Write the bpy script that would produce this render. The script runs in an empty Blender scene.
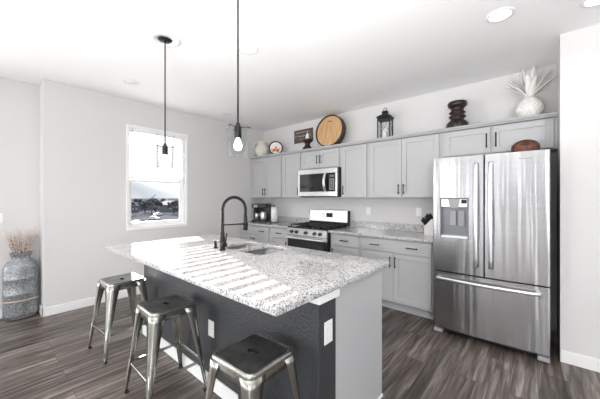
import bpy, bmesh, math, random
from mathutils import Vector, Matrix
random.seed(7)
S = bpy.context.scene
COL = S.collection
PI = math.pi

# ------------------------------------------------------------------ camera
cam_d = bpy.data.cameras.new('camera')
cam_d.sensor_width = 36.0
cam_d.lens = 279.7 / 600.0 * 36.0
cam_d.shift_y = -1.75 / 600.0
cam_d.clip_start = 0.05
cam_d.clip_end = 20000
cam = bpy.data.objects.new('camera', cam_d)
cam.location = (0, 0, 1.372)
cam.rotation_euler = (PI / 2, 0, 0.712)
COL.objects.link(cam)
S.camera = cam

# ------------------------------------------------------------------ colour management
S.view_settings.view_transform = 'Standard'
S.view_settings.look = 'None'
S.view_settings.gamma = 1
S.view_settings.use_curve_mapping = False
S.view_settings.exposure = 0.12
S.cycles.use_denoising = True
S.cycles.max_bounces = 10
S.cycles.diffuse_bounces = 5
S.cycles.transparent_max_bounces = 12
S.cycles.sample_clamp_indirect = 6

# ------------------------------------------------------------------ sky and sun
world = bpy.data.worlds.new('sky')
S.world = world
world.use_nodes = True
wn = world.node_tree.nodes
wl = world.node_tree.links
wn.clear()
wo = wn.new('ShaderNodeOutputWorld')
wb = wn.new('ShaderNodeBackground')
wb.inputs['Color'].default_value = (0.93, 0.965, 1.0, 1)
wb.inputs['Strength'].default_value = 1.5
wl.new(wb.outputs[0], wo.inputs[0])

sun_d = bpy.data.lights.new('sun', 'SUN')
sun_d.energy = 22.0
sun_d.angle = 0.002
sun_d.color = (1.0, 0.97, 0.93)
sun = bpy.data.objects.new('sun', sun_d)
sun.rotation_euler = Vector((1.0, -0.32, -0.382)).to_track_quat('-Z', 'Y').to_euler()
COL.objects.link(sun)


def window_light(name, loc, direction, sx, sy, power, color=(0.96, 0.98, 1.0)):
    d = bpy.data.lights.new(name, 'AREA')
    d.shape = 'RECTANGLE'
    d.size = sx
    d.size_y = sy
    d.energy = power
    d.color = color
    o = bpy.data.objects.new(name, d)
    o.location = loc
    o.rotation_euler = Vector(direction).to_track_quat('-Z', 'Z').to_euler()
    COL.objects.link(o)
    return o


# area lamps added at the openings, mostly unseen, to boost the daylight indoors
window_light('daylight_fill_rear_door', (-3.05, -3.95, 1.15), (0, 1, 0.5), 1.0, 2.0, 26)
window_light('daylight_fill_rear_sidelight', (-1.55, -3.95, 1.15), (0, 1, 0.5), 0.45, 2.0, 8)
window_light('daylight_fill_rear_sidelight', (-.55, -3.95, 1.15), (0, 1, 0.5), 0.40, 2.0, 7)
window_light('daylight_fill_rear_window', (2.2, -3.95, 1.45), (-0.6, 1, 0.3), 1.5, 1.4, 150)
window_light('daylight_fill_patio_door', (-4.85, -1.75, 1.2), (1, 0.15, 0.1), 2.0, 2.0, 110)
window_light('daylight_fill_right_window', (3.25, 0.2, 1.5), (-1, 0, 1.0), 2.2, 1.5, 18)
window_light('daylight_kitchen_window', (-4.56, 1.8, 1.64), (1, 0, 0.0), 0.8, 1.4, 1.5)

# upward spot added out of view to brighten the ceiling like a bounced flash
fl = bpy.data.lights.new('ceiling_fill', 'SPOT')
fl.energy = 330
fl.spot_size = math.radians(142)
fl.spot_blend = 0.8
fl.shadow_soft_size = 0.15
flo = bpy.data.objects.new('ceiling_fill', fl)
flo.location = (-0.5, -0.5, 1.1)
flo.rotation_euler = Vector((-0.05, 0.3, 1)).to_track_quat('-Z', 'Y').to_euler()
COL.objects.link(flo)

# ------------------------------------------------------------------ materials
def inp(n, *names):
    for k in names:
        if k in n.inputs:
            return n.inputs[k]


def mat(name, color=(0.8, 0.8, 0.8), rough=0.5, metal=0.0, spec=0.5, **kw):
    m = bpy.data.materials.new(name)
    m.use_nodes = True
    b = m.node_tree.nodes['Principled BSDF']
    b.inputs['Base Color'].default_value = (*color, 1)
    b.inputs['Roughness'].default_value = rough
    b.inputs['Metallic'].default_value = metal
    b.inputs['Specular IOR Level'].default_value = spec
    for k, v in kw.items():
        b.inputs[k].default_value = v
    return m


def N(m, kind, **props):
    n = m.node_tree.nodes.new(kind)
    for k, v in props.items():
        setattr(n, k, v)
    return n


def L(m, a, b):
    m.node_tree.links.new(a, b)


def bsdf(m):
    return m.node_tree.nodes['Principled BSDF']


def coords(m, scale=(1, 1, 1), rot=(0, 0, 0)):
    t = N(m, 'ShaderNodeTexCoord')
    mp = N(m, 'ShaderNodeMapping')
    mp.inputs['Scale'].default_value = scale
    mp.inputs['Rotation'].default_value = rot
    L(m, t.outputs['Object'], mp.inputs['Vector'])
    return mp.outputs['Vector']


def ramp(m, stops, interp='LINEAR'):
    r = N(m, 'ShaderNodeValToRGB')
    r.color_ramp.interpolation = interp
    el = r.color_ramp.elements
    while len(el) > 1:
        el.remove(el[-1])
    el[0].position = stops[0][0]
    el[0].color = (*stops[0][1], 1)
    for p, c in stops[1:]:
        e = el.new(p)
        e.color = (*c, 1)
    return r


def bump(m, src, strength, dist=0.01):
    bp = N(m, 'ShaderNodeBump')
    bp.inputs['Strength'].default_value = strength
    bp.inputs['Distance'].default_value = dist
    L(m, src, bp.inputs['Height'])
    L(m, bp.outputs['Normal'], bsdf(m).inputs['Normal'])
    return bp


def noise(m, vec, scale, detail=3, rough=0.5):
    n = N(m, 'ShaderNodeTexNoise')
    n.inputs['Scale'].default_value = scale
    n.inputs['Detail'].default_value = detail
    n.inputs['Roughness'].default_value = rough
    L(m, vec, n.inputs['Vector'])
    return n


def mottled(name, c1, c2, scale, rough=0.5, metal=0.0, detail=4, lo=0.35, hi=0.65, vscale=(1, 1, 1), b=0.0, spec=0.5):
    m = mat(name, c1, rough, metal, spec)
    n = noise(m, coords(m, vscale), scale, detail)
    r = ramp(m, [(lo, c1), (hi, c2)])
    L(m, n.outputs['Fac'], r.inputs['Fac'])
    L(m, r.outputs['Color'], bsdf(m).inputs['Base Color'])
    if b:
        bump(m, n.outputs['Fac'], b)
    return m


def wall_paint(name, c, b=0.08, scale=180):
    m = mat(name, c, 0.75, 0, 0.25)
    n = noise(m, coords(m), scale, 3)
    bump(m, n.outputs['Fac'], b, 0.004)
    return m


M = {}
M['wall'] = wall_paint('wall_paint_light_grey', (0.68, 0.672, 0.668))
M['ceiling'] = wall_paint('ceiling_paint_white', (0.93, 0.93, 0.93), 0.1, 90)
M['trim'] = mat('trim_paint_white', (0.86, 0.86, 0.85), 0.4)
M['cabinet'] = mat('cabinet_paint_light_grey', (0.48, 0.48, 0.49), 0.42)
M['black_metal'] = mat('matte_black_metal', (0.009, 0.009, 0.010), 0.42, 0.0, 0.35)
M['black_plastic'] = mat('black_plastic', (0.012, 0.012, 0.013), 0.3)
M['black_gloss'] = mat('black_glass', (0.01, 0.01, 0.012), 0.06)
M['dark_grey'] = mat('dark_grey_plastic', (0.05, 0.05, 0.055), 0.45)
M['white_plastic'] = mat('white_plastic', (0.85, 0.85, 0.84), 0.35)
M['rubber'] = mat('black_rubber', (0.02, 0.02, 0.02), 0.8)
M['vinyl'] = mat('white_vinyl', (0.88, 0.88, 0.88), 0.35)
M['ceramic'] = mat('white_ceramic', (0.84, 0.82, 0.79), 0.3)
M['cream'] = mottled('cream_glaze', (0.80, 0.77, 0.70), (0.70, 0.64, 0.55), 14, 0.3)
M['paper'] = mat('white_paper', (0.88, 0.88, 0.87), 0.9)
M['candle'] = mat('white_wax', (0.88, 0.87, 0.84), 0.5)
M['chrome'] = mat('polished_steel', (0.75, 0.75, 0.76), 0.12, 1.0)

# stainless steel, brushed
def steel(name, c, rough, vs, bs, aniso=0.6):
    m = mat(name, c, rough, 1.0)
    v = coords(m, vs)
    n = noise(m, v, 1.0, 4)
    r = ramp(m, [(0.3, tuple(x * 0.88 for x in c)), (0.7, tuple(min(1, x * 1.08) for x in c))])
    L(m, n.outputs['Fac'], r.inputs['Fac'])
    L(m, r.outputs['Color'], bsdf(m).inputs['Base Color'])
    bsdf(m).inputs['Anisotropic'].default_value = aniso
    t = N(m, 'ShaderNodeTangent')
    t.direction_type = 'RADIAL'
    t.axis = 'Z'
    L(m, t.outputs['Tangent'], bsdf(m).inputs['Tangent'])
    bsdf(m).inputs['Anisotropic Rotation'].default_value = 0.25
    # long soft ripples of thin sheet metal running up the panel
    v2 = coords(m, bs)
    n2 = noise(m, v2, 1.0, 2)
    bump(m, n2.outputs['Fac'], 0.35, 0.03)
    return m


M['steel'] = steel('brushed_stainless_steel', (0.47, 0.47, 0.48), 0.25, (3, 3, 400), (9, 9, 0.5))
M['steel_small'] = mat('satin_stainless_steel', (0.62, 0.62, 0.63), 0.25, 1.0)
M['dispenser_grey'] = mat('grey_satin_recess', (0.20, 0.205, 0.215), 0.3, 0.6)
M['sink_steel'] = mat('brushed_sink_steel', (0.27, 0.27, 0.28), 0.25, 1.0)
M['handle_steel'] = mat('bright_stainless_steel', (0.90, 0.90, 0.91), 0.34, 1.0)
M['gunmetal'] = mottled('brushed_gunmetal', (0.31, 0.312, 0.285), (0.60, 0.60, 0.56), 9, 0.27, 1.0, 5, 0.3, 0.7, (1, 1, 0.35))
M['gunmetal_dark'] = mottled('dark_brushed_gunmetal', (0.16, 0.16, 0.16), (0.27, 0.27, 0.265), 12, 0.30, 1.0, 5)
M['galvanized'] = mottled('galvanised_zinc', (0.17, 0.185, 0.195), (0.40, 0.415, 0.43), 55, 0.42, 0.6, 6, 0.35, 0.68, b=0.15)
M['rope'] = mottled('jute_rope', (0.45, 0.36, 0.26), (0.62, 0.52, 0.40), 90, 0.9)
M['twig'] = mottled('dried_twigs', (0.22, 0.16, 0.13), (0.45, 0.36, 0.31), 30, 0.9)
M['blossom'] = mat('dried_blossom', (0.76, 0.66, 0.61), 0.9)
M['oak'] = mottled('honey_oak', (0.52, 0.30, 0.14), (0.66, 0.42, 0.22), 7, 0.5, vscale=(9, 1, 0.7), detail=5)
M['dark_iron'] = mottled('aged_dark_band', (0.015, 0.013, 0.012), (0.06, 0.042, 0.032), 30, 0.5)
M['dark_wood'] = mottled('dark_turned_wood', (0.012, 0.006, 0.005), (0.030, 0.013, 0.009), 16, 0.38, vscale=(1, 1, 0.4))
M['board_dark'] = mottled('weathered_dark_board', (0.05, 0.04, 0.038), (0.16, 0.12, 0.10), 10, 0.7, vscale=(1, 1, 9))
M['white_ink'] = mat('white_paint_lettering', (0.75, 0.73, 0.70), 0.7)
M['bowl_wood'] = mottled('red_brown_wood', (0.09, 0.028, 0.015), (0.24, 0.065, 0.03), 14, 0.4)
M['fruit_red'] = mat('orange_red_glaze', (0.75, 0.16, 0.04), 0.35)
M['leaf'] = mat('green_glaze', (0.10, 0.20, 0.06), 0.5)
M['navy'] = mat('navy_glaze', (0.02, 0.022, 0.045), 0.25)
M['label_grey'] = mat('grey_print', (0.35, 0.35, 0.36), 0.5)

# island wall, charcoal with orange peel
M['charcoal'] = wall_paint('charcoal_wall_paint', (0.040, 0.042, 0.046), 1.0, 70)
bsdf(M['charcoal']).inputs['Roughness'].default_value = 0.45
bsdf(M['charcoal']).inputs['Specular IOR Level'].default_value = 0.5

# granite
def granite():
    m = mat('speckled_granite', (0.6, 0.6, 0.6), 0.05)
    v = coords(m)
    wv = noise(m, v, 35, 3)
    mx = N(m, 'ShaderNodeMixRGB')
    mx.inputs['Fac'].default_value = 0.012
    L(m, v, mx.inputs[1])
    L(m, wv.outputs['Color'], mx.inputs[2])
    vo = N(m, 'ShaderNodeTexVoronoi')
    vo.inputs['Scale'].default_value = 215
    L(m, mx.outputs[0], vo.inputs['Vector'])
    sep = N(m, 'ShaderNodeSeparateColor')
    L(m, vo.outputs['Color'], sep.inputs[0])
    n = noise(m, v, 18, 4)
    ad = N(m, 'ShaderNodeMath', operation='ADD')
    L(m, sep.outputs[0], ad.inputs[0])
    mu = N(m, 'ShaderNodeMath', operation='MULTIPLY_ADD')
    L(m, n.outputs['Fac'], mu.inputs[0])
    mu.inputs[1].default_value = 0.7
    mu.inputs[2].default_value = -0.35
    L(m, mu.outputs[0], ad.inputs[1])
    r = ramp(m, [(0.0, (0.035, 0.035, 0.04)), (0.09, (0.17, 0.17, 0.18)), (0.19, (0.38, 0.38, 0.39)), (0.34, (0.60, 0.595, 0.59)), (0.66, (0.71, 0.705, 0.70)), (0.92, (0.46, 0.455, 0.45))], 'CONSTANT')
    L(m, ad.outputs[0], r.inputs['Fac'])
    L(m, r.outputs['Color'], bsdf(m).inputs['Base Color'])
    return m


M['granite'] = granite()

# plank floor, boards run along Y
def planks():
    m = mat('grey_brown_wood_planks', (0.15, 0.12, 0.1), 0.3)
    v = coords(m, (1, 1, 1), (0, 0, PI / 2))
    br = N(m, 'ShaderNodeTexBrick')
    br.offset = 0.37
    br.inputs['Scale'].default_value = 1.0
    br.inputs['Brick Width'].default_value = 1.22
    br.inputs['Row Height'].default_value = 0.18
    br.inputs['Mortar Size'].default_value = 0.0014
    br.inputs['Mortar Smooth'].default_value = 0.1
    br.inputs['Bias'].default_value = 0.0
    br.inputs['Color1'].default_value = (0.0, 0.0, 0.0, 1)
    br.inputs['Color2'].default_value = (1.0, 1.0, 1.0, 1)
    br.inputs['Mortar'].default_value = (0.3, 0.3, 0.3, 1)
    L(m, v, br.inputs['Vector'])
    v2 = coords(m, (17, 1.05, 1))
    # shift the grain from board to board
    ad = N(m, 'ShaderNodeVectorMath', operation='MULTIPLY_ADD')
    L(m, br.outputs['Color'], ad.inputs[0])
    ad.inputs[1].default_value = (13, 29, 7)
    L(m, v2, ad.inputs[2])
    g = noise(m, ad.outputs[0], 1.6, 8, 0.62)
    g.inputs['Distortion'].default_value = 0.8
    r = ramp(m, [(0.33, (0.032, 0.024, 0.020)), (0.46, (0.078, 0.062, 0.054)), (0.56, (0.145, 0.120, 0.107)), (0.70, (0.31, 0.272, 0.248))])
    L(m, g.outputs['Fac'], r.inputs['Fac'])
    tone = N(m, 'ShaderNodeMixRGB', blend_type='MULTIPLY')
    tone.inputs['Fac'].default_value = 1.0
    tr = ramp(m, [(0.0, (0.62, 0.61, 0.60)), (1.0, (1.32, 1.30, 1.28))])
    L(m, br.outputs['Color'], tr.inputs['Fac'])
    L(m, r.outputs['Color'], tone.inputs[1])
    L(m, tr.outputs['Color'], tone.inputs[2])
    seam = N(m, 'ShaderNodeMixRGB', blend_type='MIX')
    L(m, br.outputs['Fac'], seam.inputs['Fac'])
    L(m, tone.outputs[0], seam.inputs[1])
    seam.inputs[2].default_value = (0.03, 0.023, 0.02, 1)
    L(m, seam.outputs[0], bsdf(m).inputs['Base Color'])
    rr = ramp(m, [(0.3, (0.42, 0.42, 0.42)), (0.7, (0.27, 0.27, 0.27))])
    L(m, g.outputs['Fac'], rr.inputs['Fac'])
    L(m, rr.outputs['Color'], bsdf(m).inputs['Roughness'])
    bump(m, g.outputs['Fac'], 0.12, 0.004)
    return m


M['floor'] = planks()


def glass(name, c=(1, 1, 1), rough=0.0, mixw=0.12):
    # thin architectural glass: mostly clear, a little mirror
    m = bpy.data.materials.new(name)
    m.use_nodes = True
    nt = m.node_tree
    nt.nodes.clear()
    o = nt.nodes.new('ShaderNodeOutputMaterial')
    t = nt.nodes.new('ShaderNodeBsdfTransparent')
    t.inputs['Color'].default_value = (*c, 1)
    g = nt.nodes.new('ShaderNodeBsdfGlossy')
    g.inputs['Roughness'].default_value = rough
    fr = nt.nodes.new('ShaderNodeLayerWeight')
    fr.inputs['Blend'].default_value = mixw
    mx = nt.nodes.new('ShaderNodeMixShader')
    cl = nt.nodes.new('ShaderNodeMath')
    cl.operation = 'MULTIPLY'
    cl.inputs[1].default_value = 0.35
    nt.links.new(fr.outputs['Fresnel'], cl.inputs[0])
    nt.links.new(cl.outputs[0], mx.inputs[0])
    nt.links.new(t.outputs[0], mx.inputs[1])
    nt.links.new(g.outputs[0], mx.inputs[2])
    nt.links.new(mx.outputs[0], o.inputs[0])
    return m


M['pane'] = glass('window_glass')
M['shade_glass'] = glass('clear_shade_glass', (0.95, 0.96, 0.96))
M['mesh_glass'] = glass('lantern_glass')


def emit(name, c, s):
    m = mat(name, c, 0.5)
    bsdf(m).inputs['Emission Color'].default_value = (*c, 1)
    bsdf(m).inputs['Emission Strength'].default_value = s
    return m


M['bulb'] = emit('lit_bulb', (1.0, 0.93, 0.82), 6.0)
M['led'] = emit('lit_downlight', (1.0, 0.97, 0.92), 5.0)
M['display'] = emit('clock_display', (0.10, 0.12, 0.14), 0.3)

# outdoors
M['field'] = mottled('winter_ground', (0.045, 0.048, 0.057), (0.095, 0.10, 0.113), 0.05, 0.95, detail=6, spec=0.0)
M['snow'] = mat('snow', (0.34, 0.355, 0.38), 0.9, 0, 0.0)
M['house_wall'] = mat('pale_siding', (0.10, 0.105, 0.12), 0.8)
M['house_roof'] = mat('dark_shingles', (0.04, 0.042, 0.05), 0.9)
M['tree'] = mottled('bare_brush', (0.03, 0.033, 0.04), (0.075, 0.08, 0.09), 0.6, 0.95)
M['car_white'] = mat('white_car_paint', (0.75, 0.76, 0.78), 0.2)


# ------------------------------------------------------------------ mesh helpers
class B:
    def __init__(s):
        s.bm = bmesh.new()
        s.mats = []
        s.cur = 0

    def use(s, m):
        if m not in s.mats:
            s.mats.append(m)
        s.cur = s.mats.index(m)
        return s

    def _mark(s, faces, smooth=False):
        for f in faces:
            f.material_index = s.cur
            f.smooth = smooth

    def box(s, x0, x1, y0, y1, z0, z1, bev=0.0, mtx=None, seg=1):
        t = bmesh.new()
        bmesh.ops.create_cube(t, size=1)
        for v in t.verts:
            v.co = Vector((x0 + (v.co.x + .5) * (x1 - x0), y0 + (v.co.y + .5) * (y1 - y0), z0 + (v.co.z + .5) * (z1 - z0)))
        if bev:
            bmesh.ops.bevel(t, geom=t.edges[:], offset=bev, segments=seg, affect='EDGES', profile=0.5)
        s._merge(t, mtx, seg > 1)
        return s

    def _merge(s, t, mtx=None, smooth=False):
        if mtx is not None:
            bmesh.ops.transform(t, matrix=mtx, verts=t.verts[:])
        mp = {}
        for v in t.verts:
            mp[v] = s.bm.verts.new(v.co)
        for f in t.faces:
            try:
                nf = s.bm.faces.new([mp[v] for v in f.verts])
            except ValueError:
                continue
            nf.material_index = s.cur
            nf.smooth = smooth
        t.free()

    def rings(s, rings, cap=True, closed=True, smooth=True):
        vs = [[s.bm.verts.new(p) for p in r] for r in rings]
        fs = []
        n = len(vs[0])
        for a, b in zip(vs[:-1], vs[1:]):
            for i in range(n if closed else n - 1):
                j = (i + 1) % n
                fs.append(s.bm.faces.new([a[i], a[j], b[j], b[i]]))
        s._mark(fs, smooth)
        if cap:
            c = [s.bm.faces.new(list(reversed(vs[0]))), s.bm.faces.new(vs[-1])]
            s._mark(c, False)
        return s

    def lathe(s, prof, center=(0, 0, 0), n=32, sx=1.0, sy=1.0, mtx=None, cap=True):
        rs = []
        for r, z in prof:
            ring = []
            for k in range(n):
                a = 2 * PI * k / n
                p = Vector((center[0] + max(r, 1e-4) * sx * math.cos(a), center[1] + max(r, 1e-4) * sy * math.sin(a), center[2] + z))
                if mtx is not None:
                    p = mtx @ p
                ring.append(p)
            rs.append(ring)
        s.rings(rs, cap=cap)
        return s

    def tube(s, pts, r, n=10, cap=True):
        pts = [Vector(p) for p in pts]
        rad = r if isinstance(r, (list, tuple)) else [r] * len(pts)
        rs = []
        prev = None
        for i, p in enumerate(pts):
            if i == 0:
                d = pts[1] - p
            elif i == len(pts) - 1:
                d = p - pts[i - 1]
            else:
                d = (pts[i + 1] - p).normalized() + (p - pts[i - 1]).normalized()
            d.normalize()
            if prev is None:
                u = d.orthogonal().normalized()
            else:
                u = (prev - d * prev.dot(d))
                if u.length < 1e-5:
                    u = d.orthogonal()
                u.normalize()
            prev = u
            w = d.cross(u)
            rs.append([p + (u * math.cos(2 * PI * k / n) + w * math.sin(2 * PI * k / n)) * rad[i] for k in range(n)])
        s.rings(rs, cap=cap)
        return s

    def cyl(s, a, b, r, n=20, r2=None):
        return s.tube([a, b], [r, r if r2 is None else r2], n)

    def sphere(s, c, r, n=16, sz=1.0):
        t = bmesh.new()
        bmesh.ops.create_uvsphere(t, u_segments=n, v_segments=max(6, n // 2), radius=r)
        for v in t.verts:
            v.co = Vector((c[0] + v.co.x, c[1] + v.co.y, c[2] + v.co.z * sz))
        s._merge(t, None, True)
        return s

    def prism(s, pts, axis, a, b, smooth=False):
        # pts in the plane across axis
        def P(p, t):
            return {'x': Vector((t, p[0], p[1])), 'y': Vector((p[0], t, p[1])), 'z': Vector((p[0], p[1], t))}[axis]
        s.rings([[P(p, a) for p in pts], [P(p, b) for p in pts]], smooth=smooth)
        return s

    def build(s, name, m=None, parent=None, loc=None, smooth_angle=None):
        bmesh.ops.recalc_face_normals(s.bm, faces=s.bm.faces[:])
        me = bpy.data.meshes.new(name)
        s.bm.to_mesh(me)
        s.bm.free()
        if m is not None and not s.mats:
            me.materials.append(m)
        for k in s.mats:
            me.materials.append(k)
        o = bpy.data.objects.new(name, me)
        COL.objects.link(o)
        if parent is not None:
            o.parent = parent
        if loc is not None:
            o.location = loc
        return o


def rel(o, origin):
    """move a top-level mesh built in world coordinates so its origin sits at its base"""
    origin = Vector(origin)
    o.data.transform(Matrix.Translation(-origin))
    o.location = origin
    return o


def thing(name, label, cat, loc=(0, 0, 0), rz=0.0, group=None):
    o = bpy.data.objects.new(name, None)
    o.empty_display_size = 0.1
    o.location = loc
    o.rotation_euler = (0, 0, rz)
    COL.objects.link(o)
    o['label'] = label
    o['category'] = cat
    if group:
        o['group'] = group
    return o


def tag(o, label, cat, group=None):
    o['label'] = label
    o['category'] = cat
    if group:
        o['group'] = group
    return o


def struct(o, label=None):
    o['kind'] = 'structure'
    if label:
        o['label'] = label
    return o


def copy_tree(o, parent=None):
    c = o.copy()
    COL.objects.link(c)
    c.parent = parent
    for ch in list(o.children):
        copy_tree(ch, c)
    return c


def rrect(x0, x1, y0, y1, r, n=5):
    pts = []
    for cx, cy, a0 in ((x1 - r, y1 - r, 0), (x0 + r, y1 - r, PI / 2), (x0 + r, y0 + r, PI), (x1 - r, y0 + r, 1.5 * PI)):
        for k in range(n + 1):
            a = a0 + PI / 2 * k / n
            pts.append((cx + r * math.cos(a), cy + r * math.sin(a)))
    return pts


def slab_with_holes(name, outer, holes, z0, z1, m, bevel=0.003):
    cu = bpy.data.curves.new(name, 'CURVE')
    cu.dimensions = '2D'
    cu.fill_mode = 'BOTH'
    for pts in [outer] + holes:
        sp = cu.splines.new('POLY')
        sp.points.add(len(pts) - 1)
        for p, q in zip(sp.points, pts):
            p.co = (q[0], q[1], 0, 1)
        sp.use_cyclic_u = True
    cu.extrude = (z1 - z0) / 2 - bevel
    cu.bevel_depth = bevel
    cu.bevel_resolution = 1
    cu.offset = -bevel
    tmp = bpy.data.objects.new(name, cu)
    COL.objects.link(tmp)
    dg = bpy.context.evaluated_depsgraph_get()
    dg.update()
    me = bpy.data.meshes.new_from_object(tmp.evaluated_get(dg))
    COL.objects.unlink(tmp)
    bpy.data.objects.remove(tmp)
    me.transform(Matrix.Translation((0, 0, (z0 + z1) / 2)))
    me.materials.clear()
    me.materials.append(m)
    o = bpy.data.objects.new(name, me)
    COL.objects.link(o)
    return o


# ================================================================== ROOM
XL, YB, H = -4.345, 3.889, 2.743
XR = 3.2          # unseen right wall
YR = -3.9         # unseen rear wall
XJ = -4.65        # recessed stretch of the left wall
YJ = 0.506

b = B(); b.box(XJ - .3, XR + .2, YR - .2, YB + .2, -0.1, 0.0)
struct(b.build('floor', M['floor']), 'grey brown wood plank floor')
b = B(); b.box(XJ - .3, XR + .2, YR - .2, YB + .2, H, H + 0.1)
struct(b.build('ceiling', M['ceiling']), 'white ceiling')

# back wall
b = B(); b.box(XL - .2, .119, YB, YB + .15, 0, H)
struct(b.build('wall_back', M['wall']), 'light grey wall behind the kitchen cabinets')
# wall return beside the fridge
b = B(); b.box(.119, XR, 3.207, YB + .15, 0, H)
struct(b.build('wall_right', M['wall']), 'light grey wall to the right of the fridge')
# wall far right, out of view, with a window opening
def wall_x_with_hole(b, x0, x1, y0, y1, hy0, hy1, hz0, hz1):
    b.box(x0, x1, y0, hy0, 0, H); b.box(x0, x1, hy1, y1, 0, H)
    if hz0 > 0.001:
        b.box(x0, x1, hy0, hy1, 0, hz0)
    b.box(x0, x1, hy0, hy1, hz1, H)


def wall_y_with_hole(b, y0, y1, x0, x1, hx0, hx1, hz0, hz1):
    b.box(x0, hx0, y0, y1, 0, H); b.box(hx1, x1, y0, y1, 0, H)
    if hz0 > 0.001:
        b.box(hx0, hx1, y0, y1, 0, hz0)
    b.box(hx0, hx1, y0, y1, hz1, H)


b = B(); wall_x_with_hole(b, XR, XR + .15, YR, 3.207, -1.0, 1.4, .7, 2.3)
struct(b.build('wall_east', M['wall']), 'light grey wall behind the viewer with a window')
b = B()  # first three unseen openings are spaced to reflect as bright bands in the fridge
wall_y_with_hole(b, YR - .15, YR, XJ - .15, -2.2, -3.60, -2.50, 0.0, 2.15)
wall_y_with_hole(b, YR - .15, YR, -2.2, -1.1, -1.80, -1.30, 0.0, 2.15)
wall_y_with_hole(b, YR - .15, YR, -1.1, -.3, -.78, -.32, 0.0, 2.15)
wall_y_with_hole(b, YR - .15, YR, -.3, XR + .15, 1.4, 3.0, .7, 2.2)
struct(b.build('wall_rear', M['wall']), 'light grey rear wall with glazing')

# left wall with the kitchen window, the jog and the recessed stretch
WY0, WY1, WZ0, WZ1 = 1.385, 2.215, .955, 2.365
b = B()
wall_x_with_hole(b, XL - .16, XL, YJ, YB, WY0, WY1, WZ0, WZ1)
b.box(XJ, XL - .16, YJ, YJ + .16, 0, H)
wall_x_with_hole(b, XJ - .15, XJ, YR, YJ + .16, -2.9, -.6, 0, 2.1)
struct(b.build('wall_left', M['wall']), 'light grey left wall with the kitchen window')

# baseboards
def base_profile(b, axis, p0, p1, at, side):
    # side: +1 protrudes toward + of the other axis
    t, h = .014, .10
    if axis == 'x':
        b.box(p0, p1, min(at, at + side * t), max(at, at + side * t), 0, h, .003)
    else:
        b.box(min(at, at + side * t), max(at, at + side * t), p0, p1, 0, h, .003)


b = B(); base_profile(b, 'y', YJ - .014, 3.25, XL, 1); base_profile(b, 'x', XJ + .014, XL + .014, YJ, -1); base_profile(b, 'y', -.5, YJ, XJ, 1)
struct(b.build('baseboard_left', M['trim']), 'white baseboard along the left wall')
b = B(); base_profile(b, 'x', .119 - .0, XR, 3.207, -1)
struct(b.build('baseboard_right', M['trim']), 'white baseboard on the wall right of the fridge')

# kitchen window: casing, frame, two sashes, glass
def kitchen_window():
    x = XL
    fr = B()
    def frame(y0, y1, z0, z1, w, xa, xb, bw=None):
        bw = w if bw is None else bw
        fr.box(xa, xb, y0, y0 + w, z0, z1, .002); fr.box(xa, xb, y1 - w, y1, z0, z1, .002)
        fr.box(xa, xb, y0 + w, y1 - w, z1 - w, z1, .002); fr.box(xa, xb, y0 + w, y1 - w, z0, z0 + bw, .002)
    frame(WY0 - .028, WY1 + .028, WZ0 - .04, WZ1 + .026, .034, x - .001, x + .012, .044)   # slim casing on the wall
    frame(WY0, WY1, WZ0, WZ1, .03, x - .15, x - .06, .03)                                # vinyl frame
    frame(WY0 + .03, WY1 - .03, WZ0 + .03, 1.655, .032, x - .115, x - .08, .036)          # lower sash
    frame(WY0 + .03, WY1 - .03, 1.60, WZ1 - .03, .028, x - .145, x - .116, .04)          # upper sash
    w = struct(fr.build('window_1', M['vinyl']), 'white framed two sash kitchen window')
    g = B(); g.box(x - .099, x - .095, WY0 + .05, WY1 - .05, WZ0 + .05, 1.64)
    g.build('lower_pane', M['pane'], w)
    g = B(); g.box(x - .133, x - .129, WY0 + .05, WY1 - .05, 1.62, WZ1 - .05)
    g.build('upper_pane', M['pane'], w)
    s = B(); s.box(x - .06, x + .0, WY0 + .001, WY1 - .001, WZ0 - .012, WZ0 + .004, .002)
    s.build('window_sill', M['vinyl'], w)


kitchen_window()
# window and door frames in the unseen half of the room
def rear_frame(name, axis, p0, p1, z0, z1, at, n, label):
    b = B()
    w = .06
    def bx(a0, a1, c0, c1):
        if axis == 'x':
            b.box(a0, a1, at, at + .08, c0, c1)
        else:
            b.box(at, at + .08, a0, a1, c0, c1)
    bx(p0, p1, z0, z0 + w); bx(p0, p1, z1 - w, z1)
    for k in range(n + 1):
        c = p0 + (p1 - p0 - w) * k / n
        bx(c, c + w, z0 + w, z1 - w)
    struct(b.build(name, M['vinyl']), label)


rear_frame('door_2', 'x', -3.60, -2.50, 0, 2.15, YR - .1, 1, 'unseen white framed rear glass door placed to reflect in the fridge')
rear_frame('window_2', 'x', -1.80, -1.30, 0, 2.15, YR - .1, 1, 'unseen narrow white framed rear window placed to reflect in the fridge')
rear_frame('window_5', 'x', -.78, -.32, 0, 2.15, YR - .1, 1, 'unseen narrow white framed rear window nearest the middle, placed to reflect in the fridge')
rear_frame('window_3', 'x', 1.4, 3.0, .7, 2.2, YR - .1, 2, 'white framed rear window')
rear_frame('window_4', 'y', -1.0, 1.4, .7, 2.3, XR + .02, 2, 'white framed side window')
rear_frame('door_1', 'y', -2.9, -.6, 0, 2.1, XJ - .1, 2, 'white framed patio door')

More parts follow.
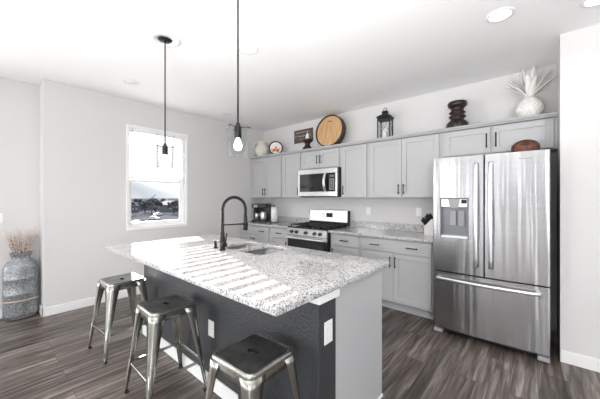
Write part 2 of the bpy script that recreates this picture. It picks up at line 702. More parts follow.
# ------------------------------------------------------------------ window blind (upper half, slats open)
bl = thing('window_blind', 'white horizontal slat blind drawn half way down the kitchen window', 'blind', (XL - .03, (WY0 + WY1) / 2, WZ1))
hw = (WY1 - WY0) / 2 - .006
b = B(); b.box(-.025, .025, -hw, hw, -.045, -.002, .003); b.build('headrail', M['vinyl'], bl)
NS = 14
for k in range(NS):
    z = -.075 - k * .045
    b = B()
    b.box(-.025, .025, -hw + .004, hw - .004, -.0014, .0014, mtx=Matrix.Translation((0, 0, z)) @ Matrix.Rotation(math.radians(-3), 4, 'Y'))
    b.build('slat', M['vinyl'], bl)
zb = -.075 - NS * .045
b = B(); b.box(-.025, .025, -hw + .004, hw - .004, zb - .012, zb + .004, .003); b.build('bottom_rail', M['vinyl'], bl)
for yy in (-.36, -.02, .22):
    b = B(); b.cyl((.0275, yy, -.02), (.0275, yy, zb), .0022, 6); b.cyl((-.0275, yy, -.02), (-.0275, yy, zb), .0022, 6)
    b.build('ladder_cord', M['dark_grey'], bl)

# ================================================================== CABINETS
def shaker(x0, x1, z0, z1, yf, rail=.058):
    """door/drawer front, front face at yf, grows to +y"""
    b = B()
    t = .019
    if z1 - z0 < .2:
        b.box(x0, x1, yf, yf + t, z0, z1, .0015)
        return b
    b.box(x0 + rail - .002, x1 - rail + .002, yf + .010, yf + t - .001, z0 + rail - .002, z1 - rail + .002)
    b.box(x0, x0 + rail, yf, yf + t, z0, z1, .0015)
    b.box(x1 - rail, x1, yf, yf + t, z0, z1, .0015)
    b.box(x0 + rail, x1 - rail, yf, yf + t, z0, z0 + rail, .0015)
    b.box(x0 + rail, x1 - rail, yf, yf + t, z1 - rail, z1, .0015)
    return b


def pull(parent, x, z, yf, length, vertical):
    b = B()
    r = .0058
    h = length / 2
    if vertical:
        b.cyl((x, yf - .032, z - h), (x, yf - .032, z + h), r, 10)
        for s in (-1, 1):
            b.cyl((x, yf - .032, z + s * (h - .018)), (x, yf, z + s * (h - .018)), .0048, 8)
    else:
        b.cyl((x - h, yf - .032, z), (x + h, yf - .032, z), r, 10)
        for s in (-1, 1):
            b.cyl((x + s * (h - .018), yf - .032, z), (x + s * (h - .018), yf, z), .0048, 8)
    return b.build('handle', M['black_metal'], parent)


def upper(x0, x1, z0, z1, doors, label, hz=None, hl=.13):
    """doors: list of (x0, x1, handle x or None)"""
    yf = 3.54
    cx = (x0 + x1) / 2
    t = thing('wall_cabinet', label, 'cabinet', (cx, YB - .002, z0), 0, 'grey wall cabinets')
    b = B()
    b.box(x0 + .0008 - cx, x1 - .0008 - cx, yf + .0205 - YB, -.001, 0, z1 - z0, .001)
    b.build('body', M['cabinet'], t)
    for dx0, dx1, hx in doors:
        d = shaker(dx0 - cx, dx1 - cx, .010, z1 - z0 - .012, yf - YB).build('door', M['cabinet'], t)
        if hx is not None:
            zz = (.11 if hz is None else hz)
            pull(d, hx - cx, zz, yf - YB, hl, True)
    return t


zt = 2.130
upper(-4.343, -3.485, 1.372, zt, [(-4.325, -3.925, -3.955), (-3.921, -3.503, -3.891)], 'double door grey wall cabinet in the far corner above the coffee maker')
upper(-3.485, -3.040, 1.372, zt, [(-3.455, -3.052, -3.085)], 'narrow grey wall cabinet just left of the microwave')
upper(-3.040, -2.262, 1.835, zt, [(-3.012, -2.655, -2.685), (-2.651, -2.290, -2.621)], 'short double door grey wall cabinet above the microwave', .14, .13)
upper(-2.262, -1.808, 1.372, zt, [(-2.232, -1.836, -2.200)], 'narrow grey wall cabinet just right of the microwave')
upper(-1.808, -.885, 1.372, zt, [(-1.786, -1.349, -1.379), (-1.345, -.908, -1.315)], 'wide double door grey wall cabinet directly left of the fridge')
upper(-.885, .117, 1.835, zt, [(-.850, -.408, -.438), (-.386, .088, -.356)], 'wide low grey wall cabinet above the fridge', .14, .15)

# cornice on top of the run
b = B()
b.prism([(3.545, 2.131), (3.525, 2.131), (3.520, 2.142), (3.505, 2.152), (3.500, 2.166), (3.515, 2.168), (3.875, 2.168), (3.875, 2.150), (3.56, 2.150)], 'x', XL + .002, .117)
o = tag(b.build('cabinet_cornice', M['cabinet']), 'long grey cornice board capping the whole row of wall cabinets', 'cornice')
rel(o, (-2.1, 3.6, 2.131))

# base cabinets
CT = .914
def base(x0, x1, doors, drawers, label, end=False):
    yf = 3.275
    cx = (x0 + x1) / 2
    ob = -3.885
    t = thing('base_cabinet', label, 'cabinet', (cx, 3.885, 0), 0, 'grey base cabinets')
    b = B()
    b.box(x0 + .001 - cx, x1 - .001 - cx, yf + .0205 + ob, -.002, .105, .880, .001)
    b.build('body', M['cabinet'], t)
    b = B(); b.box(x0 + .001 - cx, x1 - .001 - cx, yf + .085 + ob, yf + .10 + ob, 0.001, .105)
    b.build('toe_kick', M['cabinet'], t)
    for dx0, dx1, hx in doors:
        d = shaker(dx0 - cx, dx1 - cx, .118, .700, yf + ob).build('door', M['cabinet'], t)
        pull(d, hx - cx, .60, yf + ob, .13, True)
    for dx0, dx1, hxs in drawers:
        d = shaker(dx0 - cx, dx1 - cx, .715, .862, yf + ob).build('drawer', M['cabinet'], t)
        for hx in hxs:
            pull(d, hx - cx, .789, yf + ob, .13, False)
    return t


base(-4.343, -3.517, [(-4.320, -3.935, -3.965), (-3.931, -3.540, -3.901)], [(-4.320, -3.540, (-4.18, -3.70))], 'grey base cabinet in the far left corner under the coffee maker')
base(-3.517, -3.052, [(-3.492, -3.075, -3.105)], [(-3.492, -3.075, (-3.28,))], 'narrow grey base cabinet touching the left side of the range')
base(-2.270, -1.785, [(-2.240, -1.812, -2.21)], [(-2.240, -1.812, (-2.026,))], 'narrow grey base cabinet touching the right side of the range')
base(-1.785, -.892, [(-1.762, -1.350, -1.380), (-1.346, -.916, -1.316)], [(-1.762, -.916, (-1.58, -1.12))], 'wide grey base cabinet beside the fridge with two pulls on its drawer')

# worktops
def worktop(x0, x1, label):
    t = thing('granite_worktop', label, 'countertop', ((x0 + x1) / 2, 3.885, .882), 0, 'granite worktops along the wall')
    cx = (x0 + x1) / 2
    b = B(); b.box(x0 - cx, x1 - cx, 3.238 - 3.885, 0, 0, .032, .003); b.build('slab', M['granite'], t)
    b = B(); b.box(x0 - cx, x1 - cx, -.02, 0, .0325, .132, .002); b.build('backsplash', M['granite'], t)


worktop(-4.343, -3.054, 'speckled granite worktop left of the range, under the coffee maker')
worktop(-2.268, -.888, 'speckled granite worktop between the range and the fridge')

# ================================================================== FRIDGE
def fridge():
    t = thing('refrigerator', 'stainless steel french door refrigerator with bottom freezer drawer and water dispenser', 'refrigerator', (-.392, 3.80, 0))
    ox, oy = -.392, 3.80
    X0, X1 = -.841 - ox, .055 - ox
    yf, yb = 3.045 - oy, 3.125 - oy
    b = B(); b.box(X0 + .006, X1 - .006, yb + .004, 0, .03, 1.745, .004); b.build('body', M['dark_grey'], t)
    b = B()
    b.box(X0 + .01, X1 - .01, yb + .03, yb + .09, .005, .065); b.build('kick_grille', M['black_plastic'], t)
    for s, xx in ((0, X0 + .002), (1, X1 - .082)):
        b = B(); b.box(xx, xx + .08, yf + .03, yb + .07, .008, .05, .006)
        b.build('leveling_foot', M['label_grey'], t)
    # curved sheet fronts
    def front(x0, x1, z0, z1, name, hole=None):
        b = B()
        def ybulge(x):
            u = (x - (X0 + X1) / 2) / ((X1 - X0) / 2)
            return yf + .014 * u * u
        xs = [x0, x0 + .006] + [x0 + .006 + (x1 - x0 - .012) * k / 60 for k in range(1, 60)] + [x1 - .006, x1]
        def poly(x0_, x1_, z0_, z1_, r0=True, r1=True):
            xx = [x for x in xs if x0_ < x < x1_]
            pts = []
            pts.append((x0_, ybulge(x0_) + (.007 if r0 else 0)))
            for x in xx:
                pts.append((x, ybulge(x)))
            pts.append((x1_, ybulge(x1_) + (.007 if r1 else 0)))
            pts.append((x1_, yb)); pts.append((x0_, yb))
            b.prism(pts, 'z', z0_, z1_)
        if hole:
            hx0, hx1, hz0, hz1 = hole
            poly(x0, hx0, z0, z1, True, False); poly(hx1, x1, z0, z1, False, True)
            poly(hx0, hx1, z0, hz0, False, False); poly(hx0, hx1, hz1, z1, False, False)
        else:
            poly(x0, x1, z0, z1)
        o = b.build(name, M['steel'], t)
        return o
    xc = -.397 - ox
    hole = (-.772 - ox, -.520 - ox, .975, 1.372)
    dl = front(X0, xc - .004, .645, 1.768, 'door', hole)
    dr = front(xc + .004, X1, .645, 1.768, 'door')
    fz = front(X0, X1, .075, .632, 'freezer_drawer')
    for d, x0, x1 in ((dl, X0 + .03, xc - .1), (dr, xc + .1, X1 - .03)):
        pass
    # dispenser
    hx0, hx1, hz0, hz1 = hole
    b = B()
    b.box(hx0, hx1, yf + .068, yf + .075, hz0, hz1)
    b.box(hx0, hx0 + .006, yf + .004, yf + .068, hz0, hz1); b.box(hx1 - .006, hx1, yf + .004, yf + .068, hz0, hz1)
    b.box(hx0 + .006, hx1 - .006, yf + .004, yf + .068, hz1 - .006, hz1)
    disp = b.build('dispenser', M['dispenser_grey'], dl)
    b = B(); b.box(hx0 + .008, hx1 - .008, yf - .002, yf + .066, hz0 + .001, hz0 + .03, .004); b.build('drip_tray', M['handle_steel'], dl)
    b = B()
    b.box(hx0 + .008, hx1 - .008, yf + .002, yf + .03, hz1 - .095, hz1 - .008, .006)
    b.build('control_panel', M['steel_small'], dl)
    b = B(); b.box(hx0 + .19, hx0 + .235, yf - .001, yf + .0015, hz1 - .055, hz1 - .018); b.build('display', M['black_gloss'], dl)
    b = B()
    b.prism([(hx0 + .075, hz1 - .012), (hx0 + .18, hz1 - .012), (hx0 + .16, hz1 - .10), (hx0 + .095, hz1 - .10)], 'y', yf - .004, yf + .03)
    b.build('spout_cover', M['label_grey'], dl)
    for k in range(2):
        b = B()
        x0 = hx0 + .08 + k * .075
        b.box(x0, x0 + .055, yf + .045, yf + .055, hz0 + .12, hz0 + .27, .004)
        for j in range(6):
            b.box(x0 + .006, x0 + .049, yf + .041, yf + .046, hz0 + .13 + j * .022, hz0 + .142 + j * .022)
        b.build('paddle', M['label_grey'], dl)
    # handles
    def vhandle(d, x, z0, z1):
        b = B()
        n = 14
        rings = []
        for k in range(n + 1):
            u = k / n
            z = z0 + (z1 - z0) * u
            bow = .030 + .026 * math.sin(PI * u)
            y = yf - bow
            w = .017
            rings.append([(x - w, y + .006, z), (x - w, y - .004, z), (x - w * .5, y - .010, z), (x + w * .5, y - .010, z), (x + w, y - .004, z), (x + w, y + .006, z)])
        b.rings(rings)
        for z in (z0 + .015, z1 - .015):
            b.box(x - .010, x + .010, yf - .032, yf + .004, z - .014, z + .014, .003)
        b.build('handle', M['handle_steel'], d)
    vhandle(dl, -.458 - ox, .73, 1.695)
    vhandle(dr, -.345 - ox, .73, 1.695)
    b = B()
    rings = []
    n = 20
    x0, x1 = -.80 - ox, .0 - ox
    for k in range(n + 1):
        u = k / n
        x = x0 + (x1 - x0) * u
        y = yf - (.030 + .028 * math.sin(PI * u))
        z = .575
        rings.append([(x, y + .006, z - .014), (x, y - .005, z - .014), (x, y - .011, z - .006), (x, y - .011, z + .006), (x, y - .005, z + .014), (x, y + .006, z + .014)])
    b.rings(rings)
    for x in (x0 + .015, x1 - .015):
        b.box(x - .014, x + .014, yf - .032, yf + .010, .565, .585, .003)
    b.build('handle', M['handle_steel'], fz)
    # hinges and small badge
    for x in (X0 + .04, X1 - .09):
        b = B(); b.box(x, x + .05, yb - .04, yb + .06, 1.7455, 1.772, .004); b.build('hinge', M['dark_grey'], t)
    b = B()
    for k in range(9):
        x = -.145 - ox + k * .0095
        b.box(x, x + .006, yf + .0035, yf + .006 , 1.702, 1.711)
    b.build('badge', M['label_grey'], dr)


fridge()

# ================================================================== RANGE
def stove():
    ox, oy = -2.661, 3.86
    t = thing('gas_range', 'stainless steel gas range with black cooktop and raised back control panel', 'stove', (ox, oy, 0))
    X0, X1 = -.381, .381
    yf = 3.215 - oy
    b = B(); b.box(X0, X1, yf + .035, -.005, .03, .905, .003); b.build('body', M['black_plastic'], t)
    b = B(); b.box(X0 + .01, X1 - .01, yf + .06, yf + .09, 0.002, .03); b.build('plinth', M['black_plastic'], t)
    # cooktop
    b = B(); b.box(X0 - .001, X1 + .001, yf + .01, -.10, .9055, .925, .004); b.build('cooktop', M['black_gloss'], t)
    # burners with caps
    for (x, y, r) in ((-.24, -.47, .045), (.24, -.47, .05), (-.24, -.22, .04), (.24, -.22, .045), (0, -.345, .035)):
        b = B(); b.lathe([(r, 0), (r, .012), (r * .8, .016), (r * .8, .022), (r * .2, .024)], (x, y, .9252), 20)
        b.build('burner', M['dark_grey'], t)
    # cast iron grates (three)
    for x0, x1 in ((X0 + .02, -.13), (-.122, .122), (.13, X1 - .02)):
        b = B()
        z0, z1 = .945, .958
        w = .006
        for x in (x0 + w, x1 - w):
            b.box(x - w, x + w, -.58, -.115, z0, z1, .002)
        for y in (-.574, -.345, -.121):
            b.box(x0 + w * 2, x1 - w * 2, y - w, y + w, z0, z1, .002)
        cx = (x0 + x1) / 2
        b.box(cx - w, cx + w, -.568, -.127, z0 + .001, z1 + .001, .002)
        for y in (-.46, -.23):
            b.box(x0 + w * 2, x1 - w * 2, y - w, y + w, z0 + .0005, z1 + .0005, .002)
        for x in (x0 + w, x1 - w):
            for y in (-.574, -.121):
                b.box(x - w, x + w, y - w, y + w, .9255, z0)
        b.build('grate', M['black_metal'], t)
    # control panel with knobs
    cp = B()
    cp.prism([(yf, .800), (yf + .034, .800), (yf + .034, .905), (yf + .012, .905), (yf, .885)], 'x', X0, X1)
    cpo = cp.build('control_panel', M['steel_small'], t)
    for x in (-.285, -.185, 0, .165, .265):
        b = B()
        b.cyl((x, yf - .001, .848), (x, yf - .006, .848), .026, 20)
        b.cyl((x, yf - .006, .848), (x, yf - .032, .848), .021, 20, .017)
        b.box(x - .004, x + .004, yf - .038, yf - .030, .832, .864, .001)
        b.build('knob', M['dark_grey'], cpo)
    # oven door
    d = B()
    d.use(M['black_gloss']).box(X0 + .002, X1 - .002, yf + .006, yf + .034, .235, .735, .003)
    d.use(M['steel_small']).box(X0 + .002, X1 - .002, yf + .004, yf + .034, .736, .795, .003)
    do = d.build('oven_door', None, t)
    b = B()
    b.tube([(X0 + .03, yf - .045, .762), (X0 + .06, yf - .05, .762), (X1 - .06, yf - .05, .762), (X1 - .03, yf - .045, .762)], .015, 12)
    for x in (X0 + .05, X1 - .05):
        b.box(x - .012, x + .012, yf - .045, yf + .006, .750, .774, .003)
    b.build('handle', M['handle_steel'], do)
    b = B(); b.box(X0 + .002, X1 - .002, yf + .004, yf + .034, .05, .228, .004); b.build('storage_drawer', M['steel_small'], t)
    # back guard
    b = B()
    b.use(M['black_plastic']).box(X0, X1, -.085, -.008, .9255, .985, .003)
    b.use(M['handle_steel']).prism([(-.095, .986), (-.008, .986), (-.008, 1.172), (-.07, 1.172), (-.082, 1.165)], 'x', X0 + .004, X1 - .004)
    b.use(M['black_plastic']).box(X0, X0 + .0035, -.09, -.006, .986, 1.168); b.box(X1 - .0035, X1, -.09, -.006, .986, 1.168)
    bg = b.build('backguard', None, t)
    tilt = Matrix.Translation((0, -.0892, 1.09)) @ Matrix.Rotation(-.07, 4, 'X')
    b = B(); b.box(-.02, .105, -.003, .004, -.035, .035, .001, mtx=tilt); b.build('clock', M['black_gloss'], bg)
    for i in range(2):
        for j in range(3):
            b = B()
            b.box(-.10 + i * .035, -.08 + i * .035, -.003, .003, -.03 + j * .025, -.018 + j * .025, mtx=tilt)
            b.build('key', M['label_grey'], bg)


stove()

# ================================================================== MICROWAVE
def microwave():
    ox, oy = -2.651, 3.86
    t = thing('microwave', 'stainless steel over the range microwave with curved door handle', 'microwave', (ox, oy, 1.392))
    X0, X1 = -.381, .381
    yf = 3.462 - oy
    Z = .428
    b = B(); b.box(X0, X1, yf + .032, -.01, .012, Z, .002); b.build('body', M['black_plastic'], t)
    b = B(); b.box(X0 + .02, X1 - .02, yf + .05, -.03, -.008, .0115); b.build('underside_vent', M['dark_grey'], t)
    # front: steel surround and dark window
    d = B()
    d.use(M['steel_small'])
    d.box(X0, X1, yf, yf + .031, Z - .075, Z, .003)
    d.box(X0, X1, yf, yf + .031, .005, .075, .003)
    d.box(X0, X0 + .035, yf, yf + .031, .0755, Z - .0755, .002)
    d.box(X1 - .03, X1, yf, yf + .031, .0755, Z - .0755, .002)
    d.use(M['black_gloss']).box(X0 + .0355, X1 - .0305, yf + .003, yf + .031, .0755, Z - .0755)
    do = d.build('door', None, t)
    b = B()
    rings = []
    for k in range(13):
        u = k / 12
        z = .075 + u * (Z - .15)
        x = .175
        y = yf - .012 - .045 * math.sin(PI * u)
        w = .019
        rings.append([(x - w, y + .006, z), (x - w, y - .004, z), (x, y - .010, z), (x + w, y - .004, z), (x + w, y + .006, z)])
    b.rings(rings)
    for z in (.082, Z - .082):
        b.box(.163, .187, yf - .014, yf + .003, z - .012, z + .012, .002)
    b.build('handle', M['handle_steel'], do)
    b = B()
    for j in range(6):
        for i in range(3):
            b.box(.245 + i * .032, .267 + i * .032, yf + .001, yf + .003, .10 + j * .03, .118 + j * .03)
    b.build('keypad', M['label_grey'], do)
    b = B(); b.box(.245, .333, yf + .001, yf + .003, .29, .325); b.build('display', M['display'], do)


microwave()

# ================================================================== ISLAND
IX0, IX1, IY0, IY1 = -3.085, -.812, .792, 1.915
ZT = .922
def island():
    t = thing('kitchen_island', 'kitchen island with charcoal seating side and light grey end panel', 'kitchen island', (-1.95, 1.45, 0))
    ox, oy = -1.95, 1.45
    # knee wall
    b = B(); b.box(-3.040 - ox, -.835 - ox, 1.110 - oy, 1.262 - oy, 0.001, .846, .002); b.build('knee_wall', M['charcoal'], t)
    b = B(); b.box(-3.050 - ox, -.818 - ox, 1.094 - oy, 1.275 - oy, .8465, .889, .002); b.build('wall_cap', M['trim'], t)
    b = B(); b.box(-3.042 - ox, -.835 - ox, 1.096 - oy, 1.1095 - oy, 0.001, .10, .003); b.build('baseboard', M['trim'], t)
    # cabinet block, doors to the aisle
    b = B()
    b.box(-3.040 - ox, -.852 - ox, 1.2625 - oy, 1.842 - oy, .10, .118)
    b.box(-3.040 - ox, -3.022 - ox, 1.2625 - oy, 1.842 - oy, .118, .887)
    b.box(-3.022 - ox, -.852 - ox, 1.826 - oy, 1.842 - oy, .118, .887)
    b.build('body', M['cabinet'], t)
    b = B(); b.box(-3.040 - ox, -.862 - ox, 1.28 - oy, 1.77 - oy, 0.001, .0995); b.build('toe_kick', M['cabinet'], t)
    b = B(); b.box(-.8515 - ox, -.838 - ox, 1.2625 - oy, 1.842 - oy, 0.001, .888, .001)
    b.build('end_panel', M['cabinet'], t)
    b = B(); b.box(-.8375 - ox, -.828 - ox, 1.2630 - oy, 1.838 - oy, 0.001, .020, .003); b.build('shoe_molding', M['trim'], t)
    for k, (x0, x1) in enumerate(((-3.03, -2.60), (-2.595, -2.17), (-2.165, -1.74), (-1.735, -1.31), (-1.305, -.87))):
        d = B()
        d.box(x0 - ox, x1 - ox, 1.8425 - oy, 1.862 - oy, .118, .84, .002)
        d.box(x0 + .058 - ox, x1 - .058 - ox, 1.8625 - oy, 1.8630 - oy, .176, .782)
        do = d.build('door', M['cabinet'], t)
        hx = (x1 - .03 if k % 2 == 0 else x0 + .03) - ox
        h = B(); h.cyl((hx, 1.892 - oy, .62), (hx, 1.892 - oy, .75), .0055, 10)
        for z in (.64, .73):
            h.cyl((hx, 1.892 - oy, z), (hx, 1.862 - oy, z), .0045, 8)
        h.build('handle', M['black_metal'], do)


island()

def wall_plate(x, y, z, ax, label, kind='outlet', sy=1):
    """ax 'x': faces +x; 'y': faces -y"""
    t = thing('wall_outlet' if kind == 'outlet' else 'light_switch', label, kind, (x, y, z), 0, 'white electrical plates')
    b = B()
    w, h = .036, .058
    if ax == 'y':
        b.box(-w, w, -.006, -.0005, -h, h, .002)
    else:
        b.box(.0005, .006, -w, w, -h, h, .002)
    b.build('cover_plate', M['white_plastic'], t)
    for s in ((-1, 1) if kind == 'outlet' else (0,)):
        b = B()
        hh = .014 if kind == 'outlet' else .034
        if ax == 'y':
            b.box(-.016, .016, -.0085, -.0062, s * .022 - hh, s * .022 + hh, .001)
        else:
            b.box(.0062, .0085, -.016, .016, s * .022 - hh, s * .022 + hh, .001)
        b.build('socket' if kind == 'outlet' else 'rocker', M['trim'], t)
    return t


wall_plate(-1.80, 1.110, .43, 'y', 'white outlet plate on the charcoal long side of the island between the stools')
wall_plate(-.835, 1.188, .680, 'x', 'white outlet plate on the charcoal end of the island just below the counter')
wall_plate(-1.985, YB, 1.170, 'y', 'white outlet plate on the wall above the granite right of the range')
wall_plate(-1.245, YB, 1.180, 'y', 'white outlet plate on the wall beside the knife block and fridge')
wall_plate(XJ, .165, 1.14, 'x', 'white light switch on the left wall above the metal can', 'light switch')

# granite top with two sink cut-outs
SX0, SX1, SY0, SY1 = -2.29, -1.66, 1.455, 1.835
xm = -2.0
bowls = [(SX0, xm - .012, SY0, SY1), (xm + .012, SX1, SY0, SY1)]
holes = [rrect(*r, .06, 6) for r in bowls]
o = slab_with_holes('island_countertop', rrect(IX0, IX1, IY0, IY1, .012, 3), holes, .8895, ZT, M['granite'])
tag(o, 'large speckled granite countertop of the island with two sink bowls cut in', 'countertop')
rel(o, (-1.95, 1.35, .8895))

# sink
sk = thing('kitchen_sink', 'undermount stainless steel double bowl sink in the island counter', 'sink', ((SX0 + SX1) / 2, (SY0 + SY1) / 2, .888))
ocx, ocy = (SX0 + SX1) / 2, (SY0 + SY1) / 2
for (x0, x1, y0, y1) in bowls:
    b = B()
    def ring(g, z, r):
        return [(p[0] - ocx, p[1] - ocy, z) for p in rrect(x0 - g, x1 + g, y0 - g, y1 + g, r, 6)]
    b.rings([ring(.0055, -.17, .06), ring(.0055, 0, .062), ring(.001, 0, .06), ring(.001, -.15, .055), ring(-.02, -.165, .04)], cap=True)
    bo = b.build('bowl', M['sink_steel'], sk)
    b = B(); b.lathe([(.04, 0), (.04, .004), (.028, .005), (.026, .001)], ((x0 + x1) / 2 - ocx, (y0 + y1) / 2 - ocy, -.1645), 20)
    b.build('drain', M['chrome'], bo)

# faucet with spring arch
def faucet():
    t = thing('kitchen_faucet', 'tall matte black faucet with spring coil neck beside the island sink', 'faucet', (-2.075, 1.385, ZT), math.radians(-12))
    b = B(); b.lathe([(.027, .0005), (.027, .008), (.020, .012), (.020, .11), (.018, .115), (.018, .15), (.0135, .155), (.0135, .22), (.010, .222)], (0, 0, 0), 20)
    b.build('base', M['black_metal'], t)
    b = B(); b.cyl((.018, 0, .055), (.058, 0, .055), .020, 16); hub = b.build('lever_hub', M['black_metal'], t)
    b = B(); b.tube([(.050, 0, .058), (.066, 0, .080), (.096, -.004, .135), (.104, -.005, .152)], [.009, .007, .006, .0065], 10); b.build('lever', M['black_metal'], hub)
    # arch path in the yz plane
    R = .108
    path = [(0, 0, .22 + .12 * k / 10) for k in range(11)]
    for k in range(1, 25):
        a = PI - PI * k / 24
        path.append((0, R + R * math.cos(a), .34 + R * math.sin(a) * 1.05))
    path += [(0, 2 * R, .34 - .06 * k / 5) for k in range(1, 6)]
    b = B(); b.tube(path, .0075, 10); b.build('hose', M['black_metal'], t)
    # coil
    P = [Vector(p) for p in path]
    cum = [0]
    for a, c in zip(P[:-1], P[1:]):
        cum.append(cum[-1] + (c - a).length)
    def at(s):
        for i in range(len(P) - 1):
            if s <= cum[i + 1] or i == len(P) - 2:
                u = (s - cum[i]) / (cum[i + 1] - cum[i])
                d = (P[i + 1] - P[i]).normalized()
                return P[i].lerp(P[i + 1], u), d
    pitch = .014
    turns = int(cum[-1] / pitch)
    pts = []
    for k in range(turns * 10):
        s = cum[-1] * k / (turns * 10)
        p, d = at(s)
        u = Vector((1, 0, 0)); w = d.cross(u)
        a = 2 * PI * k / 10
        pts.append(p + (u * math.cos(a) + w * math.sin(a)) * .0132)
    b = B(); b.tube(pts, .0036, 5); b.build('spring', M['black_metal'], t)
    y = 2 * R
    b = B(); b.lathe([(.013, 0), (.017, -.005), (.017, -.07), (.020, -.075), (.021, -.125), (.016, -.13)], (0, y, .285), 20); b.build('spray_head', M['black_metal'], t)
    b = B(); b.cyl((0, .012, .215), (0, y - .022, .215), .006, 10)
    b.lathe([(.0185, -.012), (.024, -.012), (.024, .012), (.0185, .012)], (0, y, .215), 18, cap=False)
    b.build('holder_arm', M['black_metal'], t)


faucet()
t = thing('soap_dispenser', 'small black soap dispenser left of the faucet', 'soap dispenser', (-2.205, 1.40, ZT), math.radians(-55))
b = B(); b.lathe([(.020, .0005), (.020, .006), (.011, .010), (.011, .055), (.013, .058), (.013, .068), (.004, .070)], (0, 0, 0), 18); b.build('pump', M['black_metal'], t)
b = B(); b.tube([(0, .012, .061), (0, .07, .061), (0, .078, .052)], .0045, 8); b.build('spout', M['black_metal'], t)

# ================================================================== STOOLS
def stool(loc, rz, label):
    t = thing('bar_stool', label, 'stool', loc, rz, 'metal bar stools along the island')
    HS = .630
    a = .150     # half seat
    # seat: raised rolled rim and dished panel with a slot
    def ring(h, z, r):
        return [(p[0], p[1], z) for p in rrect(-h, h, -h, h, r, 6)]
    b = B()
    b.rings([ring(a - .001, HS - .030, .042), ring(a, HS - .022, .042), ring(a, HS - .010, .042), ring(a - .003, HS - .004, .040), ring(a - .010, HS, .036), ring(a - .018, HS - .002, .030), ring(a - .022, HS - .006, .028)], cap=False)
    b.build('seat_rim', M['gunmetal'], t)
    pan = slab_with_holes('seat', [(p[0], p[1]) for p in rrect(-a + .020, a - .020, -a + .020, a - .020, .028, 6)],
                          [rrect(-.034, .034, -.0145, .0145, .0144, 6)], HS - .0085, HS - .0055, M['gunmetal_dark'], .0004)
    pan.parent = t
    b = B(); b.rings([[(p[0], p[1], HS - .0055) for p in rrect(-.034, .034, -.0145, .0145, .0144, 6)], [(p[0], p[1], HS - .022) for p in rrect(-.032, .032, -.0125, .0125, .0124, 6)]], cap=False)
    b.build('handle_slot', M['black_metal'], t)
    # apron under the rim
    b = B()
    b.rings([ring(a - .004, HS - .030, .040), ring(a + .003, HS - .062, .044), ring(a + .000, HS - .062, .042), ring(a - .007, HS - .030, .038)], cap=False)
    b.build('apron', M['gunmetal'], t)
    # legs: folded channel around each corner, splayed and tapered
    for sx in (-1, 1):
        for sy in (-1, 1):
            b = B()
            prof = []
            rings = []
            T = [(0.0, .012), (.03, .0125), (.25, .023), (.5, .036), (.75, .054), (.93, .072), (1.0, .084)]
            for u, w in T:
                z = .012 + (HS - .020 - .012) * u
                k = (1 - u)
                c = (a + .0045) + .042 * k + .009 * k * k
                r = min(w * .8, .008 + .034 * u)
                th = .0035
                outer = []
                outer.append((c - w - .008, c))
                for i in range(6):
                    an = PI / 2 - PI / 2 * i / 5
                    outer.append((c - r + r * math.cos(an), c - r + r * math.sin(an)))
                outer.append((c, c - w - .008))
                inner = [(x - th, y - th) for x, y in reversed(outer)]
                inner[0] = (c - th, c - w - .008); inner[-1] = (c - w - .008, c - th)
                rings.append([(sx * x, sy * y, z) for x, y in outer + inner])
            b.rings(rings)
            lg = b.build('leg', M['gunmetal'], t)
            c0 = a + .001 + .051
            # pressed rib on the corner of the leg
            b = B()
            def cpos(u):
                k = 1 - u
                c = (a + .0045) + .042 * k + .009 * k * k
                r = .008 + .034 * u
                q = c - r + r * .7071
                return (sx * q, sy * q, .012 + (HS - .057) * u)
            b.tube([cpos(.06), cpos(.15), cpos(.3), cpos(.44)], [.003, .0055, .0055, .003], 8)
            b.build('pressed_rib', M['gunmetal'], lg)
            b = B(); b.box(-.013, .013, -.013, .013, 0, .016, .004)
            ft = b.build('rubber_foot', M['rubber'], lg); ft.location = (sx * (c0 - .011), sy * (c0 - .011), 0.0005)
    # stretchers between the legs
    zs = .215
    u = (zs - .012) / (HS - .057)
    c = (a + .0045) + .042 * (1 - u) + .009 * (1 - u) ** 2 - .006
    for s in (-1, 1):
        b = B(); b.box(-c + .012, c - .012, s * c - .003, s * c + .003, zs - .010, zs + .010, .001); b.build('stretcher', M['gunmetal'], t)
        b = B(); b.box(s * c - .003, s * c + .003, -c + .012, c - .012, zs - .010, zs + .010, .001); b.build('stretcher', M['gunmetal'], t)
    return t


s1 = stool((-2.93, .880, 0), math.radians(3), 'metal bar stool at the window end of the island, farthest from the viewer')
s2 = copy_tree(s1); s2.location = (-2.010, .880, 0); s2.rotation_euler = (0, 0, math.radians(-1)); s2['label'] = 'middle metal bar stool of the three along the island'
s3 = copy_tree(s1); s3.location = (-1.062, .881, 0); s3.rotation_euler = (0, 0, math.radians(2)); s3['label'] = 'metal bar stool at the near end of the island, closest to the viewer'

